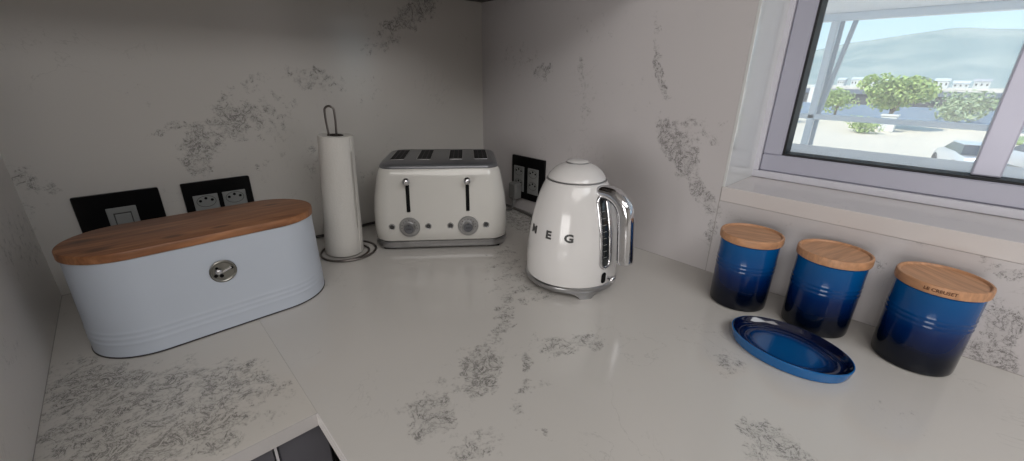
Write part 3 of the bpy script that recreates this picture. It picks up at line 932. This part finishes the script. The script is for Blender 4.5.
# small lettering burnt into the rim of the third lid
lid3 = [c for c in cans[2].children if c.name.startswith('lid')][0]
tb = text_mesh('LE CREUSET', .0066, .0002, offset=.0002, spacing=1.02)
for v in tb.verts:
    x, y, z = v.co
    th = math.radians(-180 - 140) + x/.0537
    v.co = (.0538*math.cos(th), .0538*math.sin(th), .1398+y)
obj('lid_lettering', tb, pbr('burnt_lettering', (.12, .04, .015), .6), lid3)

# ================================================================== OVAL DISH
def dish():
    t = empty('spoon_rest', (-.2030, -1.0290, 0), math.radians(-96)); tag(t, 'low oval blue dish lying in front of the canisters', 'dish')
    A, Bq = .0875, .0625
    def ell(k, z, dr=0.0):
        return [((A*k+dr)*math.cos(2*PI*i/96), (Bq*k+dr)*math.sin(2*PI*i/96), z) for i in range(96)]
    outer = loft([ell(.93, .0006), ell(.955, .0014), ell(.972, .0045), ell(.985, .0100), ell(.995, .0150), ell(1.0, .0170), ell(.996, .0183), ell(.978, .0187)], cap1=False)
    obj('body', outer, M['dishout'], t, 40)
    inner = loft([ell(.978, .0187), ell(.955, .0178), ell(.915, .0125), ell(.86, .0088), ell(.815, .0078), ell(.775, .0084), ell(.755, .0070), ell(.71, .0058), ell(.665, .0062), ell(.64, .0048), ell(.55, .0042)], cap0=False)
    obj('inner_glaze', inner, M['dishin'], t, 40)
    return t
dish()

# ================================================================== OUTSIDE THE WINDOW
out_m = dict(
    conc=pbr('pale_concrete', (.75, .72, .68), .8, var=.08, vscale=.4),
    ground=pbr('sunlit_paving', (.66, .57, .44), .9, var=.10, vscale=.25),
    grass=pbr('mown_grass', (.20, .28, .09), .9, var=.3, vscale=1.5),
    leaf=pbr('green_foliage', (.36, .46, .15), .7, var=.35, vscale=2.5),
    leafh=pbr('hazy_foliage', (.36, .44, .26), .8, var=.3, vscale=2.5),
    bark=pbr('bark', (.16, .12, .09), .9, var=.2, vscale=20),
    white=pbr('white_render', (.66, .65, .62), .7, var=.03),
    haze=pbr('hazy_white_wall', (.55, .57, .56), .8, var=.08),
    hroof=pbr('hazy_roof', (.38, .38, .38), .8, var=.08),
    blue=pbr('blue_grey_wall', (.20, .27, .37), .7, var=.12, vscale=.6),
    shed=pbr('dark_shed', (.06, .06, .065), .7, var=.2, vscale=.5),
    roof=pbr('grey_roof', (.12, .12, .125), .6, var=.1, vscale=1),
    terr=pbr('white_powdercoat', (.70, .75, .80), .4),
    terrb=pbr('blue_grey_post', (.42, .47, .52), .4),
    soff=pbr('soffit_white', (.80, .78, .78), .7, var=.02),
    carp=pbr('silver_car_paint', (.55, .56, .57), .3, .2, coat=.5),
    carg=pbr('car_glass', (.03, .035, .04), .15, coat=.5),
    tyre=pbr('tyre', (.02, .02, .02), .8),
)
GZ = -4.0
struct('ground', B(.6, 1400, -900, 900, GZ-.2, GZ), out_m['ground'])
struct('grass_verge', B(47.5, 51.5, -24, -3.6, GZ, GZ+.35, .1, 1), out_m['grass'])
# terrace of the house
struct('terrace_deck', B(WT, 2.7, -3.5, 1.2, FLOOR-.3, FLOOR-.05), out_m['conc'])
struct('terrace_ceiling', B(WT, 2.75, -3.5, 2.4, .80, .95), out_m['soff'])
tf = empty('terrace_frame', (2.5, -.42, FLOOR-.05)); tag(tf, 'white metal terrace frame with slim post, brace and handrail', 'frame')
tinv = Matrix.Translation(-Vector(tf.location))
def tp(n, bm, m):
    o = obj(n, bm, m, tf); o.matrix_parent_inverse = tinv; return o
tp('beam', B(2.48, 2.54, -3.4, 2.2, .757, .80, .004, 1), out_m['terr'])
tp('post', B(2.485, 2.515, -.438, -.398, FLOOR-.05, .757, .004, 1), out_m['terr'])
tp('post', B(2.515, 2.535, -.462, -.438, FLOOR-.05, .757, .003, 1), out_m['terrb'])
tp('handrail', B(2.485, 2.515, -3.4, 2.2, .168, .202, .006, 2), out_m['terr'])
tp('post', B(2.49, 2.51, -2.62, -2.58, FLOOR-.05, .757, .004, 1), out_m['terr'])
tp('post', B(2.49, 2.51, .98, 1.02, FLOOR-.05, .757, .004, 1), out_m['terr'])
bb = bmesh.new()
tube([(2.52, -.515, .757), (2.52, -.452, .22)], .014, 8, bb)
tp('brace', bb, out_m['terrb'])

def tree(name, label, x, y, h, wdt, base=GZ, leaf='leaf', n=900, crown0=.30, group='trees and bushes seen through the window'):
    t = empty(name, (x, y, base)); tag(t, label, 'tree' if name == 'tree' else 'bush', group)
    rnd = random.Random(int(abs(x*13+y*7)*10))
    bm = bmesh.new()
    lobes = []
    for k in range(11):
        a = rnd.uniform(0, 2*PI); rr = rnd.uniform(.1, .62)*wdt/2
        lobes.append((rr*math.cos(a), rr*math.sin(a), h*(crown0 + (1-crown0)*rnd.uniform(.25, .78)), rnd.uniform(.20, .34)*wdt))
    for lx, ly, lz, lr in lobes:
        for k in range(n//11):
            v = Vector((rnd.gauss(0, 1), rnd.gauss(0, 1), rnd.gauss(0, 1))).normalized()
            p = Vector((lx, ly, lz)) + Vector((v.x*lr, v.y*lr, v.z*lr*.62))*rnd.uniform(.6, 1.02)
            if p.z < h*crown0*.6: continue
            s = rnd.uniform(.025, .055)*wdt*.7 + .03
            q = Matrix.Translation(p) @ Matrix.Rotation(rnd.uniform(0, 6.28), 4, v) @ Matrix.Rotation(rnd.uniform(0, 1.5), 4, 'X')
            vs = [bm.verts.new(q @ Vector(c)) for c in ((-s, 0, 0), (0, -s*.55, 0), (s, 0, 0), (0, s*.55, .2*s))]
            bm.faces.new(vs)
    me = obj('foliage', bm, out_m[leaf], t)
    tb = bmesh.new()
    tube([(0, 0, 0), (.04*wdt*.3, 0, h*.3), (-.02, .03, h*.7)], [.045*h, .035*h, .015*h], 8, tb)
    tube([(0, 0, h*.28), (wdt*.16, wdt*.05, h*.6)], [.025*h, .012*h], 7, tb)
    tube([(0, 0, h*.25), (-wdt*.15, -wdt*.08, h*.58)], [.025*h, .012*h], 7, tb)
    obj('trunk', tb, out_m['bark'], t, 60)
tree('tree', 'broad light green tree in the middle of the window view', 54, 3.9, 4.6, 7.0, n=4200, crown0=.42)
tree('tree', 'round green tree by the terrace post at left of view', 60, 9.3, 3.4, 4.2, n=1600, crown0=.2)
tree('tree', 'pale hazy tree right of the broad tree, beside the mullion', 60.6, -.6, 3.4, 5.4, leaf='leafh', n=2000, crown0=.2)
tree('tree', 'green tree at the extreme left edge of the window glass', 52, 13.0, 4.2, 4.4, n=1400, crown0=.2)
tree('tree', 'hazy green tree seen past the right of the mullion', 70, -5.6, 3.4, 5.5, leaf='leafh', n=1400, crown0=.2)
tree('bush', 'low round bush in front of the blue wall below the broad tree', 47, 5.0, 1.35, 2.9, n=900, crown0=.05)
# blue-grey boundary wall, white piers
o = obj('boundary_wall', B(64.2, 64.6, -16, 17, GZ, GZ+1.6, .03, 1), out_m['blue']); tag(o, 'long low blue grey wall behind the trees', 'wall')
def pier(x, y, w, h, label):
    t = empty('gate_pier', (x, y, GZ)); tag(t, label, 'pier', 'white piers by the paving')
    obj('pier_shaft', B(-w/2, w/2, -w/2, w/2, 0, h, .03, 1), out_m['white'], t)
    obj('pier_cap', B(-w/2-.08, w/2+.08, -w/2-.08, w/2+.08, h, h+.14, .03, 1), out_m['white'], t)
pier(50.5, 3.55, 1.1, 1.35, 'stout white pier under the broad tree')
pier(53.5, 9.9, .7, 1.05, 'small white pier beside the terrace post')
# long dark shed with roof, white cabin
def building(name, label, x, y0, y1, h, dep, wm, rm, group=None, roofh=.5, n=5, base=GZ, over=.3):
    t = empty(name, (x, (y0+y1)/2, base)); tag(t, label, 'building', group)
    w = (y1-y0)/2
    obj('wall', B(0, dep, -w, w, 0, h), wm, t)
    rf = bmesh.new()
    v = [rf.verts.new(c) for c in ((-over, -w-over, h), (dep+over, -w-over, h), (dep/2, -w-over, h+roofh), (-over, w+over, h), (dep+over, w+over, h), (dep/2, w+over, h+roofh))]
    for f in ((0, 1, 2), (3, 5, 4), (0, 2, 5, 3), (1, 4, 5, 2), (0, 3, 4, 1)): rf.faces.new([v[i] for i in f])
    obj('roof', rf, rm, t)
    for k in range(n):
        y = -w + (k+.5)*2*w/n
        obj('window', B(-.04, .02, y-.22*w/n*1.6, y+.22*w/n*1.6, h*.4, h*.72), out_m['carg'], t)
building('long_shed', 'long dark low shed with grey roof behind the trees', 92, -6, 22, 2.1, 8, out_m['shed'], out_m['roof'], roofh=.7, n=8)
building('white_cabin', 'small white cabin rising behind the round green tree', 82, 15.2, 17.2, 3.3, 2.5, out_m['white'], out_m['white'], roofh=.2, n=1, over=.05)
rnd = random.Random(3)
names = ['pale house at the foot of the hills, far left of the row', 'pale house at hill foot, second from left', 'pale house at hill foot, third from left', 'pale house at hill foot, fourth from left', 'pale house at hill foot above the broad tree', 'pale house at hill foot just right of the broad tree top', 'pale house at hill foot, fourth from the right', 'pale house at hill foot, third from the right', 'pale house at hill foot, second from the right', 'pale house at hill foot, rightmost of the row']
for k, lab in enumerate(names):
    yx = .195 - k*.0225
    x = 300 + rnd.uniform(-20, 30)
    h = rnd.uniform(1.4, 2.8)
    w = rnd.uniform(1.6, 2.9)
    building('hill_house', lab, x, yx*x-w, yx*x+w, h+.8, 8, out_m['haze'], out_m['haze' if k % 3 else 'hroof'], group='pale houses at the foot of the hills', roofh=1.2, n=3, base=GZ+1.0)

def car(x, y, rz, label):
    t = empty('car', (x, y, GZ), rz); tag(t, label, 'car', 'cars parked on the paving')
    secs = [(-2.1, .55, .62), (-2.0, .45, .86), (-1.2, .30, .95), (-.9, .28, 1.0), (.9, .28, 1.0), (1.3, .30, .92), (2.0, .40, .78), (2.1, .5, .6)]
    rings = []
    for sx, z0, z1 in secs:
        w = .86 if abs(sx) < 1.9 else .76
        rings.append([(sx, -w, z0), (sx, -w-.03, (z0+z1)/2), (sx, -w+.06, z1), (sx, w-.06, z1), (sx, w+.03, (z0+z1)/2), (sx, w, z0)])
    obj('body', loft(rings), out_m['carp'], t, 40)
    def cabin(m, s, z0, z1, par, nm):
        rg = [[(px*s, py*s, z) for px, py in ((-x0, -.78+i), (-x0, .78-i), (x1, .78-i), (x1, -.78+i))] for z, x0, x1, i in ((z0, 1.55, 1.0, .0), (z1, 1.15, .35, .14))]
        return obj(nm, loft(rg), m, par)
    cabin(out_m['carg'], 1.0, .95, 1.38, t, 'windows')
    obj('roof', B(-1.2, .38, -.66, .66, 1.38, 1.44, .03, 2), out_m['carp'], t)
    for sx in (-1.3, 1.3):
        for sy in (-.82, .82):
            mt = Matrix.Translation((sx, sy, .32)) @ Matrix.Rotation(PI/2, 4, 'X')
            obj('wheel', lathe([(0, -.1), (.3, -.1), (.32, -.06), (.32, .06), (.3, .1), (0, .1)], 24, mtx=mt), out_m['tyre'], t, 40)
car(31.5, -1.75, .3, 'silver car low in the window left of the mullion')
car(33.5, -4.3, .5, 'silver car low in the window right of the mullion')

# hills
def hills():
    m, nt, bs, out = newmat('hazy_hillside')
    L = nt.links.new
    tc = N(nt, 'ShaderNodeTexCoord')
    n = N(nt, 'ShaderNodeTexNoise'); n.inputs['Scale'].default_value = .008; n.inputs['Detail'].default_value = 6
    L(tc.outputs['Object'], n.inputs['Vector'])
    cr = N(nt, 'ShaderNodeValToRGB')
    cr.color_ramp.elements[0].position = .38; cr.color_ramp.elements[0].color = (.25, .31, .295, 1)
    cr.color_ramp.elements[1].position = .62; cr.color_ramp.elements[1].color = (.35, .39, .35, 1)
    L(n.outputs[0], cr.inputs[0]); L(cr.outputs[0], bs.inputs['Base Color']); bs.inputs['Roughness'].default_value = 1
    bs.inputs['Specular IOR Level'].default_value = 0
    from mathutils import noise
    bm = bmesh.new()
    pr = [(.40, .030), (.30, .038), (.235, .050), (.207, .056), (.17, .0625), (.138, .0665), (.10, .072), (.06, .0765), (.032, .0775), (0, .074), (-.05, .070), (-.15, .060), (-.4, .05)]
    def ridge(s):
        for (a, ha), (b, hb) in zip(pr, pr[1:]):
            if b <= s <= a: return ha + (hb-ha)*(a-s)/(a-b)
        return .04
    nu, nv = 130, 34
    rows = []
    for j in range(nv):
        f = j/(nv-1)
        X = 420 + 900*f
        row = []
        for i in range(nu):
            s = .40 - .8*i/(nu-1)
            prof = math.sin(min(1, f*1.12)*PI/2)**1.5
            z = GZ + (ridge(s)*X + 4)*prof*(1 + .07*noise.noise(Vector((s*14, f*4, 0)))*(1-f) ) + 7*noise.noise(Vector((s*30, f*9, 2)))*f*(1-f)*3
            row.append(bm.verts.new((X, s*X - 1.13, z)))
        rows.append(row)
    for a, b in zip(rows, rows[1:]):
        for k in range(nu-1): bm.faces.new((a[k], a[k+1], b[k+1], b[k]))
    struct('hills', bm, m, smooth=80)
hills()

# ================================================================== LIGHT
w = bpy.data.worlds.new('sky'); bpy.context.scene.world = w; w.use_nodes = True
nt = w.node_tree; nt.nodes.clear()
wo = nt.nodes.new('ShaderNodeOutputWorld'); bg = nt.nodes.new('ShaderNodeBackground')
tc = nt.nodes.new('ShaderNodeTexCoord'); sp = nt.nodes.new('ShaderNodeSeparateXYZ'); cr = nt.nodes.new('ShaderNodeValToRGB')
nt.links.new(tc.outputs['Generated'], sp.inputs[0]); nt.links.new(sp.outputs[2], cr.inputs[0])
cr.color_ramp.elements[0].position = 0.0; cr.color_ramp.elements[0].color = (.70, .82, .92, 1)
cr.color_ramp.elements[1].position = .6; cr.color_ramp.elements[1].color = (.22, .45, .85, 1)
e = cr.color_ramp.elements.new(.09); e.color = (.56, .78, .92, 1)
nt.links.new(cr.outputs[0], bg.inputs[0]); bg.inputs[1].default_value = 1.5
nt.links.new(bg.outputs[0], wo.inputs[0])

sun = bpy.data.lights.new('sun', 'SUN'); sun.energy = 6.0; sun.angle = math.radians(1.5); sun.color = (1, .95, .86)
so = bpy.data.objects.new('sun', sun); COL.objects.link(so)
so.rotation_euler = Vector((.75, -.35, -1)).to_track_quat('-Z', 'Y').to_euler()

def area(name, loc, target, sx, sy, power, col=(1, 1, 1)):
    l = bpy.data.lights.new(name, 'AREA'); l.shape = 'RECTANGLE'; l.size = sx; l.size_y = sy; l.energy = power; l.color = col
    o = bpy.data.objects.new(name, l); COL.objects.link(o); o.location = loc
    o.rotation_euler = (Vector(target)-Vector(loc)).to_track_quat('-Z', 'Y').to_euler()
    return o
area('daylight_left', (-3.9, -1.7, .28), (-.3, -.6, .15), 1.5, 1.3, 39, (1, .975, .955))
area('ceiling_light', (-1.9, -2.3, 1.6), (-1.9, -2.3, 0), 1.5, 1.5, 23, (1, .96, .92))  # added soft fill under the ceiling, no fitting known there
area('ceiling_light', (-.75, -2.6, 1.6), (-.75, -2.6, 0), 1.1, 1.1, 20, (.97, .985, 1))  # second added fill, brightens the worktop towards the window side

# ================================================================== CAMERA
cam = bpy.data.cameras.new('camera')
F, YAW, PITCH, ROLL = 409.77, math.radians(43.2684), math.radians(20.7806), math.radians(.7411)
cam.sensor_fit = 'HORIZONTAL'; cam.sensor_width = 36.0; cam.lens = F*36/1024
cam.clip_start = .01; cam.clip_end = 5000
co = bpy.data.objects.new('camera', cam); COL.objects.link(co)
cy, sy, cp, s_p = math.cos(YAW), math.sin(YAW), math.cos(PITCH), math.sin(PITCH)
fwd = Vector((sy*cp, cy*cp, -s_p)); right = Vector((cy, -sy, 0)); up = right.cross(fwd)
r = right*math.cos(ROLL) + up*math.sin(ROLL); u = -right*math.sin(ROLL) + up*math.cos(ROLL)
mw = Matrix((r, u, -fwd)).transposed().to_4x4()
mw.translation = Vector((-.9176, -1.1271, .42))
co.matrix_world = mw
sc = bpy.context.scene
sc.camera = co
sc.view_settings.view_transform = 'Standard'
sc.view_settings.look = 'None'
sc.view_settings.exposure = 0
sc.cycles.use_denoising = True
sc.cycles.max_bounces = 8
sc.cycles.sample_clamp_indirect = 4
